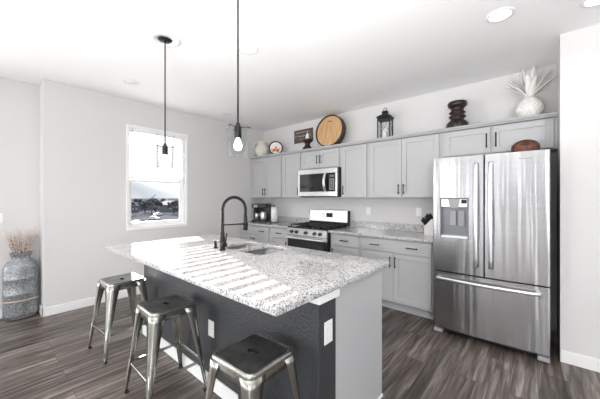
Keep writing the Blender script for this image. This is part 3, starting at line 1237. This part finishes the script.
# ================================================================== PENDANT LAMPS
def pendant(x, y, label):
    t = thing('pendant_lamp', label, 'pendant lamp', (x, y, H), 0, 'pendant lamps over the island')
    b = B(); b.lathe([(.056, -.0005), (.056, -.008), (.050, -.014), (.012, -.017), (.008, -.03)], (0, 0, 0), 28); b.build('canopy', M['black_metal'], t)
    zr = 1.806 - H
    b = B(); b.cyl((0, 0, -.03), (0, 0, zr + .04), .0055, 10); b.build('rod', M['black_metal'], t)
    b = B(); b.lathe([(.006, .040), (.010, .030), (.020, .008), (.022, .002), (.022, -.055), (.020, -.060), (.016, -.060)], (0, 0, zr), 20); b.build('socket', M['black_metal'], t)
    for k in range(3):
        a = 2 * PI * k / 3 + .73
        b = B()
        b.cyl((.02 * math.cos(a), .02 * math.sin(a), zr + .004), (.072 * math.cos(a), .072 * math.sin(a), zr + .004), .0028, 8)
        b.sphere((.072 * math.cos(a), .072 * math.sin(a), zr + .004), .0055, 10)
        b.build('shade_holder', M['black_metal'], t)
    b = B()
    b.lathe([(.0670, .014), (.0670, -.176), (.0640, -.176), (.0640, .014), (.0670, .014)], (0, 0, zr), 36, cap=False)
    b.build('glass_shade', M['shade_glass'], t)
    b = B(); b.lathe([(.010, -.062), (.013, -.072), (.022, -.092), (.026, -.110), (.022, -.127), (.012, -.137), (.002, -.140)], (0, 0, zr), 20); b.build('bulb', M['bulb'], t)
    ld = bpy.data.lights.new('bulb_light', 'POINT'); ld.energy = 5; ld.color = (1, .9, .78); ld.shadow_soft_size = .03
    lo = bpy.data.objects.new('bulb_light', ld); lo.parent = t; lo.location = (0, 0, zr - .20); COL.objects.link(lo)
    return t


p1 = pendant(-2.462, 1.068, 'clear glass pendant lamp on a black rod in front of the window')
p2 = copy_tree(p1); p2.location = (-1.433, 1.068, H); p2['label'] = 'clear glass pendant lamp nearer the viewer, hanging past the corner of the cabinets'
b = B(); b.lathe([(.125, -.0005), (.125, -.006), (.110, -.014), (.096, -.012), (.0615, -.010), (.0615, -.0005)], (0, 0, 0), 40, cap=False)
o = tag(b.build('ceiling_medallion', M['trim']), 'round white ceiling medallion around the base of the window pendant', 'ceiling medallion'); o.location = (-2.462, 1.068, H)

# recessed ceiling lights
def downlight(x, y, label, lit=True):
    t = thing('recessed_light', label, 'ceiling light', (x, y, H), 0, 'recessed ceiling lights')
    b = B(); b.lathe([(.092, -.0005), (.090, -.006), (.070, -.007), (.068, -.0008)], (0, 0, 0), 32, cap=False); b.build('trim_ring', M['trim'], t)
    b = B(); b.lathe([(.0675, -.0008), (.0675, -.004), (.002, -.0045)], (0, 0, 0), 32); b.build('lens', M['led'] if lit else M['white_plastic'], t)
    if not lit:
        return t
    ld = bpy.data.lights.new('lens_light', 'SPOT'); ld.energy = 8; ld.spot_size = 2.4; ld.spot_blend = .8; ld.color = (1, .96, .9); ld.shadow_soft_size = .06
    lo = bpy.data.objects.new('lens_light', ld); lo.parent = t; lo.location = (0, 0, -.012); COL.objects.link(lo)
    return t


dl = downlight(-.235, 2.569, 'round recessed ceiling light above the fridge, lit')
c = copy_tree(dl); c.location = (-2.047, 1.639, H); c['label'] = 'round lit recessed ceiling light beside the near pendant rod'
c = copy_tree(dl); c.location = (.30, 2.80, H); c['label'] = 'round recessed ceiling light at the top right edge of the view'
dl2 = downlight(-3.68, 1.20, 'unlit round recessed ceiling light in front of the window', False)
c = copy_tree(dl2); c.location = (-3.93, 2.68, H); c['label'] = 'unlit round recessed ceiling light near the far corner cabinets'

# ================================================================== THINGS ON THE WORKTOP
def coffee_maker():
    t = thing('coffee_maker', 'black drip coffee maker with a steel thermal carafe in the worktop corner', 'coffee maker', (-4.085, 3.60, CT + .0005), math.radians(22))
    b = B()
    b.box(-.15, .15, -.13, .13, 0, .035, .008, seg=2)
    b.box(-.15, .15, .03, .13, .035, .30, .008, seg=2)
    b.box(-.15, .15, -.12, .13, .265, .345, .010, seg=2)
    b.box(-.15, -.10, -.05, .03, .035, .27, .004)
    b.build('body', M['black_plastic'], t)
    for x, z in ((.055, .036),):
        b = B(); b.lathe([(.062, 0), (.066, .02), (.066, .13), (.056, .155), (.040, .165), (.038, .18)], (x, -.045, z), 24)
        b.use(M['black_plastic'])
        c = b.build('carafe', None, t)
        c.data.materials.clear(); c.data.materials.append(M['steel_small'])
        b = B(); b.tube([(x - .03, -.10, z + .15), (x - .045, -.135, z + .14), (x - .045, -.14, z + .07), (x - .03, -.105, z + .04)], .009, 8); b.build('carafe_handle', M['black_plastic'], c)
    b = B(); b.lathe([(.035, 0), (.035, .11), (.028, .125), (.015, .13)], (-.065, -.075, .036), 20); b.build('frother_cup', M['handle_steel'], t)
    b = B(); b.box(-.11, -.03, -.124, -.1205, .275, .325, .001); b.build('control_panel', M['label_grey'], t)


coffee_maker()
t = thing('paper_towel_holder', 'white paper towel roll standing beside the coffee maker', 'paper towel', (-3.735, 3.60, CT + .0005))
b = B(); b.lathe([(.075, 0), (.075, .008), (.010, .012), (.006, .30), (.011, .305), (.011, .318), (.003, .322)], (0, 0, 0), 24); b.build('stand', M['black_metal'], t)
b = B(); b.lathe([(.020, .013), (.060, .013), (.060, .285), (.020, .285), (.020, .013)], (0, 0, 0), 28, cap=False); b.build('paper_roll', M['paper'], t)

def knife_block():
    t = thing('knife_block', 'pale knife block with black handled knives between the wall and the fridge', 'knife block', (-1.02, 3.66, CT + .0005), math.radians(-8))
    b = B(); b.prism([(-.07, 0), (.07, 0), (.07, .17), (.02, .20), (-.07, .10)], 'y', -.055, .055)
    b.build('block', M['ceramic'], t)
    k = 0
    for i in range(4):
        for j in range(3):
            kk = i * 3 + j
            x0 = -.055 + i * .024; z0 = .115 + i * .024
            y = -.035 + j * .035
            ln = .085 + .012 * ((i + j) % 2)
            dx, dz = -.64, .77
            dx += (j - 1) * .05
            b = B()
            b.tube([(x0, y, z0), (x0 + dx * ln * .5, y, z0 + dz * ln * .5), (x0 + dx * ln, y * 1.1, z0 + dz * ln)], [.008, .010, .009], 8)
            b.build('knife_handle', M['black_plastic'], t)


knife_block()

# bowl resting on top of the fridge
t = thing('wooden_bowl', 'dark rimmed red brown bowl tipped on its edge on top of the fridge', 'bowl', (-.115, 3.40, 1.746))
mt = Matrix.Translation((0, 0, .092)) @ Matrix.Rotation(math.radians(74), 4, 'X')
b = B()
b.lathe([(.002, -.045), (.06, -.040), (.095, -.012), (.106, .006), (.109, .012), (.100, .013), (.084, -.002)], (0, 0, 0), 36, sx=1.0, sy=.8, mtx=mt, cap=False)
b.build('rim', M['dark_iron'], t)
b = B()
b.lathe([(.086, .004), (.060, -.014), (.04, -.027), (.002, -.030)], (0, 0, .002), 36, sx=1.0, sy=.8, mtx=mt, cap=False)
b.build('inner_face', M['bowl_wood'], t)

# ================================================================== THINGS ON TOP OF THE CABINETS
ZC = 2.1685
def jug():
    t = thing('ceramic_jug', 'cream two handled ceramic jug on the cabinets in the far corner', 'jug', (-4.12, 3.64, ZC), math.radians(45))
    t.scale = (1.12, 1.12, 1.12)
    b = B()
    b.lathe([(.068, 0), (.075, .006), (.105, .05), (.118, .10), (.114, .15), (.088, .19), (.066, .21), (.062, .225), (.074, .25), (.080, .258), (.074, .258), (.057, .225), (.060, .205), (.085, .18), (.1, .12), (.06, .02)], (0, 0, 0), 32)
    b.build('body', M['cream'], t)
    for s in (-1, 1):
        b = B(); b.tube([(s * .066, 0, .235), (s * .105, 0, .245), (s * .142, 0, .215), (s * .140, 0, .165), (s * .108, 0, .130)], [.009, .010, .010, .010, .009], 8); b.build('handle', M['cream'], t)


jug()
# dried sprig behind the jug
b = B()
rnd = random.Random(3)
for k in range(9):
    a = rnd.uniform(-.9, .9)
    p = [Vector((0, 0, 0))]
    for i in range(4):
        p.append(p[-1] + Vector((math.sin(a) * .05 + rnd.uniform(-.012, .012), rnd.uniform(-.012, .012), .062)))
    b.tube(p, [.003, .0026, .002, .0016, .001], 5)
    for q in p[2:]:
        b.sphere(q, .009, 6)
o = tag(b.build('dried_sprig', M['twig']), 'dried brown sprig behind the cream jug', 'dried sprig'); o.location = (-4.20, 3.835, ZC)

def plate():
    t = thing('decorative_plate', 'upright round plate with navy rim and orange fruit motif beside the jug', 'plate', (-3.755, 3.66, ZC), math.radians(46))
    mt = Matrix.Translation((0, 0, .134)) @ Matrix.Rotation(math.radians(80), 4, 'X')
    b = B(); b.lathe([(.002, -.02), (.08, -.02), (.112, -.004), (.133, .004), (.133, .009), (.111, .003)], (0, 0, 0), 40, mtx=mt, cap=False); b.build('rim', M['navy'], t)
    b = B(); b.lathe([(.1105, .003), (.08, -.012), (.002, -.013)], (0, 0, 0), 40, mtx=mt); b.build('well', M['ceramic'], t)
    b = B()
    for x, y, r in ((-.035, -.045, .033), (.028, -.05, .036), (.0, .0, .026)):
        b.sphere(mt @ Vector((x, y, -.010)), r, 12)
    b.build('fruit_relief', M['fruit_red'], t)
    b = B()
    for x, y in ((-.078, -.035), (.072, -.02), (-.06, -.07)):
        b.sphere(mt @ Vector((x, y, -.008)), .016, 8)
    b.build('leaf_relief', M['leaf'], t)
    b = B(); b.box(-.05, .05, -.045, .06, 0.0, .008, .002); b.box(-.008, .008, .045, .055, .008, .12, .001); b.build('stand', M['dark_wood'], t)


plate()

def sign():
    x0, x1, z0, z1 = -3.485, -3.045, 2.372, 2.612
    cx, cz = (x0 + x1) / 2, (z0 + z1) / 2
    t = thing('wood_sign', 'dark weathered wood sign with pale lettering on the wall above the cabinets', 'sign', (cx, YB - .001, cz))
    b = B()
    n = 3
    h = (z1 - z0) / n
    for k in range(n):
        b.box(x0 - cx, x1 - cx, -.018, -.002, z0 - cz + k * h + .0015, z0 - cz + (k + 1) * h - .0015, .002)
    b.build('board', M['board_dark'], t)
    r2 = random.Random(5)
    for row, (za, amp, lo, hi) in enumerate(((.068, .012, -.17, .15), (.0, .020, -.19, .17), (-.055, .008, -.10, .16))):
        b = B()
        pts = []
        m = 70
        for i in range(m):
            u = i / (m - 1)
            pts.append((lo + (hi - lo) * u + .006 * math.sin(i * 1.9), -.0195, za + amp * math.sin(i * 1.25) * (.55 + .45 * math.sin(i * .37 + row))))
        b.tube(pts, .0022, 5)
        b.build('lettering', M['white_ink'], t)


sign()

def candle_urn():
    t = thing('candle_holder', 'dark turned wood candle holder with a white candle in front of the barrel lid', 'candle holder', (-2.945, 3.60, ZC))
    b = B(); b.lathe([(.072, 0), (.080, .01), (.082, .03), (.060, .045), (.044, .07), (.040, .095), (.052, .115), (.078, .135), (.084, .155), (.084, .17), (.060, .176)], (0, 0, 0), 28); b.build('body', M['dark_wood'], t)
    b = B(); b.lathe([(.030, .1765), (.030, .222), (.027, .232), (.016, .262), (.005, .288), (.001, .290)], (0, 0, 0), 20); b.build('candle', M['candle'], t)


candle_urn()

def barrel_lid():
    t = thing('barrel_lid', 'large round oak barrel end with dark hoop leaning on the wall above the microwave', 'barrel lid', (-2.560, 3.70, ZC))
    R = .260
    lean = Matrix.Translation((0, 0, R + .0055)) @ Matrix.Rotation(math.radians(90 - 7), 4, 'X')
    b = B()
    b.lathe([(R - .018, .032), (R, .040), (R, -.060), (R - .018, -.060), (R - .018, .032)], (0, 0, 0), 56, mtx=lean, cap=False)
    b.build('hoop', M['dark_iron'], t)
    b = B()
    RR = R - .0185
    n = 5
    w = 2 * RR / n
    for k in range(n):
        xa, xb = -RR + k * w + .0012, -RR + (k + 1) * w - .0012
        m = 8
        pts = []
        for i in range(m + 1):
            x = xa + (xb - xa) * i / m
            pts.append((x, math.sqrt(max(0, RR * RR - x * x))))
        low = [(x, -y) for x, y in reversed(pts)]
        top = [lean @ Vector((x, y, .022)) for x, y in pts + low]
        bot = [lean @ Vector((x, y, -.005)) for x, y in pts + low]
        b.rings([bot, top], smooth=False)
    head = b.build('head_boards', M['oak'], t)
    b = B(); b.box(-.035, .035, .15, .162, .0222, .0245, mtx=lean); b.build('branding_mark', M['dark_iron'], t)


barrel_lid()

def lantern():
    t = thing('lantern', 'black metal candle lantern with crossed wire panes above the wall cabinets', 'lantern', (-1.632, 3.69, ZC), math.radians(8))
    h = .080
    b = B()
    b.box(-h - .006, h + .006, -h - .006, h + .006, 0.0, .014, .003)
    for sx in (-1, 1):
        for sy in (-1, 1):
            b.box(sx * h - .0065, sx * h + .0065, sy * h - .0065, sy * h + .0065, .014, .30, .001)
    b.box(-h - .006, h + .006, -h - .006, h + .006, .2702, .302, .003)
    b.build('frame', M['black_metal'], t)
    b = B()
    def sq(r, z):
        return [(-r, -r, z), (r, -r, z), (r, r, z), (-r, r, z)]
    b.rings([sq(.098, .3025), sq(.098, .310), sq(.062, .335), sq(.034, .352), sq(.034, .378), sq(.040, .380), sq(.040, .388), sq(.016, .402)], smooth=False)
    rf = b.build('roof', M['black_metal'], t)
    b = B(); b.tube([(.022 * math.cos(a), 0, .420 + .022 * math.sin(a)) for a in [2 * PI * k / 16 for k in range(17)]], .004, 6); b.build('ring', M['black_metal'], rf)
    for k in range(4):
        mt = Matrix.Rotation(PI / 2 * k, 4, 'Z')
        b = B(); b.box(-h + .0068, h - .0068, -h - .001, -h + .001, .0145, .2698, mtx=mt); b.build('pane', M['mesh_glass'], t)
        b = B()
        b.tube([mt @ Vector((-h + .008, -h - .004, .018)), mt @ Vector((h - .008, -h - .004, .266))], .0022, 6)
        b.tube([mt @ Vector((h - .008, -h - .007, .018)), mt @ Vector((-h + .008, -h - .007, .266))], .0022, 6)
        b.build('cross_wire', M['black_metal'], t)
    b = B(); b.lathe([(.034, .0145), (.034, .15), (.028, .155), (.003, .156)], (0, 0, 0), 20)
    o = tag(b.build('pillar_candle', M['candle']), 'white pillar candle inside the black lantern', 'candle'); o.location = (-1.632, 3.69, ZC)


lantern()

def pedestal():
    t = thing('wooden_pedestal', 'dark brown carved wood pedestal on the cabinets left of the white pineapple', 'pedestal', (-.745, 3.68, ZC), math.radians(15))
    b = B()
    n = 48
    def lobed(r, z, amp, k=10):
        return [((r + amp * abs(math.cos(k * PI * i / n))) * math.cos(2 * PI * i / n), (r + amp * abs(math.cos(k * PI * i / n))) * math.sin(2 * PI * i / n), z) for i in range(n)]
    b.rings([lobed(.100, 0, 0), lobed(.104, .012, .004), lobed(.104, .04, .014), lobed(.098, .075, .014), lobed(.080, .10, .004), lobed(.072, .108, 0), lobed(.070, .13, 0), lobed(.088, .140, 0), lobed(.090, .155, 0), lobed(.070, .166, 0),
             lobed(.068, .178, 0), lobed(.085, .190, 0), lobed(.086, .200, 0), lobed(.068, .212, 0), lobed(.066, .235, 0), lobed(.078, .255, 0), lobed(.096, .270, 0), lobed(.102, .285, 0), lobed(.102, .308, 0), lobed(.094, .316, 0)])
    b.build('column', M['dark_wood'], t)
    b = B(); b.lathe([(.093, .3165), (.093, .320), (.002, .321)], (0, 0, 0), 32); b.build('top_disc', M['dark_iron'], t)


pedestal()

def pineapple():
    t = thing('ceramic_pineapple', 'white ceramic pineapple with tall pale leaves at the right end of the cabinets', 'ornament', (-.092, 3.69, ZC))
    b = B()
    # body with diamond quilting
    n, m = 120, 48
    rings = []
    Rb, Hb = .108, .225
    for j in range(m + 1):
        v = j / m
        ph = PI * (.10 + .84 * v)
        r0 = Rb * math.sin(ph) ** .8
        z = Hb * (.5 - .5 * math.cos(PI * v)) * 1.0
        z = Hb * v
        ring = []
        for i in range(n):
            a = 2 * PI * i / n
            q = abs(math.cos(9 * a + v * PI * 4)) * abs(math.cos(9 * a - v * PI * 4))
            ring.append(((r0 + .0075 * q) * math.cos(a), (r0 + .0075 * q) * math.sin(a), z))
        rings.append(ring)
    b.rings(rings)
    b.build('fruit_body', M['ceramic'], t)
    r3 = random.Random(11)
    for k in range(18):
        a = 2 * PI * k / 18 + r3.uniform(-.15, .15)
        out = .13 + .08 * (k % 3) / 2
        hgt = .27 - .05 * (k % 3)
        if k % 3 == 0:
            out *= .6; hgt = .30
        d = Vector((math.cos(a) * 1.0, math.sin(a) * .55, 0))
        side = Vector((-d.y, d.x, 0)).normalized()
        rs = []
        for i in range(9):
            u = i / 8
            c = d * (.018 + out * u ** 1.25) + Vector((0, 0, .222 + hgt * u))
            w = .027 * math.sin(PI * (.12 + .86 * u)) + .001
            nn = (Vector((0, 0, -1)) * .5 + d).normalized() * .0018
            rs.append([c - side * w - nn, c - nn * 2.4, c + side * w - nn, c + side * w + nn, c - nn * .2, c - side * w + nn])
        b = B(); b.rings(rs); b.build('leaf', M['ceramic'], t)


pineapple()

# ================================================================== GALVANISED CAN WITH TWIGS
def can():
    cx, cy = -4.515, .338
    t = thing('milk_can', 'tall galvanised metal can with a rope band standing by the left wall', 'vase', (cx, cy, 0))
    sx, sy = .66, 1.0
    b = B()
    b.lathe([(0.1329, .012), (0.1383, .02), (0.1383, .035), (0.1456, .04), (0.1483, .06), (0.1483, .275), (0.1520, .283), (0.1520, .293), (0.1483, .300), (0.1483, .445), (0.1520, .452), (0.1520, .462), (0.1483, .470), (0.1483, .555), (0.1456, .585), (0.1329, .620), (0.1019, .655), (0.0801, .672), (0.0764, .685), (0.0783, .695), (0.0965, .738), (0.1001, .745), (0.0928, .745), (0.0728, .695), (0.0728, .66)], (0, 0, 0), 48, sx=sx, sy=sy, cap=True)
    b.build('body', M['galvanized'], t)
    b = B(); b.lathe([(.127, 0.0008), (.127, .012)], (0, 0, 0), 32, sx=sx, sy=sy); b.build('foot_ring', M['dark_grey'], t)
    b = B(); b.tube([(sx * .153 * math.cos(a), sy * .153 * math.sin(a), .215) for a in [2 * PI * k / 48 for k in range(49)]], .0065, 8); b.build('rope_band', M['rope'], t)


can()
b = B()
rnd = random.Random(21)
for k in range(80):
    a = rnd.uniform(0, 2 * PI)
    lean = rnd.uniform(.05, .5)
    d = Vector((math.cos(a) * lean * .45, math.sin(a) * lean, 1)).normalized()
    p = [Vector((math.cos(a) * .02, math.sin(a) * .03, -.02))]
    ln = rnd.uniform(.16, .34)
    for i in range(6):
        p.append(p[-1] + d * ln / 6 + Vector((rnd.uniform(-.006, .006), rnd.uniform(-.008, .008), 0)))
        p[-1].x = max(-.115, p[-1].x); p[-1].y = max(-.19, min(.145, p[-1].y))
    b.use(M['twig']).tube(p, [.0022, .0021, .0019, .0016, .0013, .0010, .0007], 5)
    b.use(M['blossom'])
    for q in p[2:]:
        for j in range(2):
            c = q + Vector((rnd.uniform(-.010, .010), rnd.uniform(-.016, .016), rnd.uniform(-.012, .012)))
            c.x = max(c.x, -.115); c.y = max(-.19, min(.145, c.y))
            b.sphere(c, rnd.uniform(.0035, .007), 5)
o = tag(b.build('dried_branches'), 'bunch of dried pinkish twigs standing in the galvanised can', 'dried flowers'); o.location = (-4.515, .338, .715); o['kind'] = 'stuff'

# ================================================================== OUTDOORS, SEEN THROUGH THE KITCHEN WINDOW
ZG = -8.0
b = B(); b.box(-4000, -12, -2500, 3500, ZG - 1, ZG)
struct(b.build('ground', M['field']), 'grey winter ground outside the window')
b = B()
rnd = random.Random(9)
base_pts = []
top = []
nseg = 60
rows = []
for j in range(5):
    row = []
    for i in range(nseg + 1):
        y = -2500 + 6000 * i / nseg
        hgt = (140 + 70 * math.sin(i * .35 + 1.0) + 40 * math.sin(i * .9) + rnd.uniform(-14, 14)) * (0, .35, .7, .92, 1.0)[j]
        row.append(Vector((-2900 - j * 260 + rnd.uniform(-40, 40), y, ZG + 2 + hgt)))
    rows.append(row)
b.rings(rows, cap=False, closed=False)
struct(b.build('hills', M['snow']), 'pale snowy hills far beyond the window')

def dirpos(px, dist):
    """a spot outside: compass bearing measured from the kitchen, distance in metres"""
    a = math.radians(px)
    return (-math.sin(a) * dist, math.cos(a) * dist)


def house(bearing, dist, w, d, h, rz, label, roofm):
    x, y = dirpos(bearing, dist)
    t = thing('house', label, 'house', (x, y, ZG), rz, 'distant houses outside the window')
    b = B(); b.box(-w / 2, w / 2, -d / 2, d / 2, 0, h); b.build('walls', M['house_wall'], t)
    b = B(); b.prism([(-d / 2 - .5, h), (d / 2 + .5, h), (0, h + d * .32)], 'x', -w / 2 - .5, w / 2 + .5); b.build('roof', roofm, t)
    for k in (-1, 0, 1):
        b = B(); b.box(w / 2, w / 2 + .08, k * d / 3.5 - .6, k * d / 3.5 + .6, h * .35, h * .65); b.build('window', M['snow'], t)


house(72.7, 215, 12, 9, 4.2, .4, 'distant low house with pale roof at the left of the window view', M['snow'])
house(69.0, 250, 13, 9, 4.2, 1.0, 'distant low house with dark roof in the middle of the window view', M['house_roof'])
house(65.8, 215, 11, 9, 4.5, .1, 'distant low house with dark roof right in the window view', M['house_roof'])
house(67.2, 330, 15, 10, 5.0, .7, 'distant low house farthest back in the window view', M['snow'])


def tree(bearing, dist, h, label):
    x, y = dirpos(bearing, dist)
    t = thing('bare_tree', label, 'tree', (x, y, ZG), 0, 'small trees outside the window')
    b = B(); b.cyl((0, 0, 0), (0, 0, h * .4), h * .04, 8); b.build('trunk', M['tree'], t)
    b = B()
    r = random.Random(int(bearing * 10))
    for k in range(16):
        b.sphere((r.uniform(-.28, .28) * h, r.uniform(-.28, .28) * h, h * r.uniform(.3, .85)), h * r.uniform(.07, .14), 8)
    b.build('crown', M['tree'], t)


for k, (be, di, h) in enumerate(((72.1, 180, 8.6), (70.8, 240, 9.5), (69.8, 205, 9.0), (68.1, 190, 9.6), (66.8, 230, 9.5), (65.1, 180, 9.3), (63.6, 160, 8))):
    tree(be, di, h, '%s of the seven small dark trees outside the lower window' % ('leftmost', 'second from the left', 'third from the left', 'middle one', 'third from the right', 'second from the right', 'rightmost')[k])

def parked_car(bearing, dist, rz, label):
    x, y = dirpos(bearing, dist)
    t = thing('parked_car', label, 'car', (x, y, ZG), rz, 'cars parked outside')
    b = B(); b.prism([(-2.2, .35), (2.2, .35), (2.2, .85), (1.2, 1.0), (.6, 1.5), (-1.3, 1.5), (-1.9, 1.0), (-2.2, .95)], 'y', -.9, .9); b.build('body', M['car_white'], t)
    b = B(); b.prism([(-1.15, 1.02), (.95, 1.02), (.5, 1.42), (-1.1, 1.42)], 'y', -.92, .92); b.build('side_window', M['black_gloss'], t)
    for sx in (-1.4, 1.4):
        for sy in (-.85, .85):
            b = B(); b.cyl((sx, sy - .1, .34), (sx, sy + .1, .34), .34, 14); b.build('wheel', M['rubber'], t)


parked_car(71.0, 112, 1.2, 'white car parked outside, nearest in the lower left of the window')
parked_car(68.3, 135, .3, 'white car parked outside in the middle of the window view')
parked_car(67.7, 165, 1.9, 'white car parked outside, farther back in the middle of the window')
parked_car(72.4, 170, .2, 'white car parked outside at the left edge of the window view')

x, y = dirpos(68.7, 150)
t = thing('utility_pole', 'thin leaning pole standing outside against the sky in the lower window', 'pole', (x, y, ZG))
b = B(); b.tube([(0, 0, 0), (-.2, -.3, 9.2)], .16, 8); b.build('shaft', M['tree'], t)
b = B(); b.tube([(-.2, -.3, 9.0), (.5, 1.7, 10.9)], .13, 8); b.build('arm', M['tree'], t)
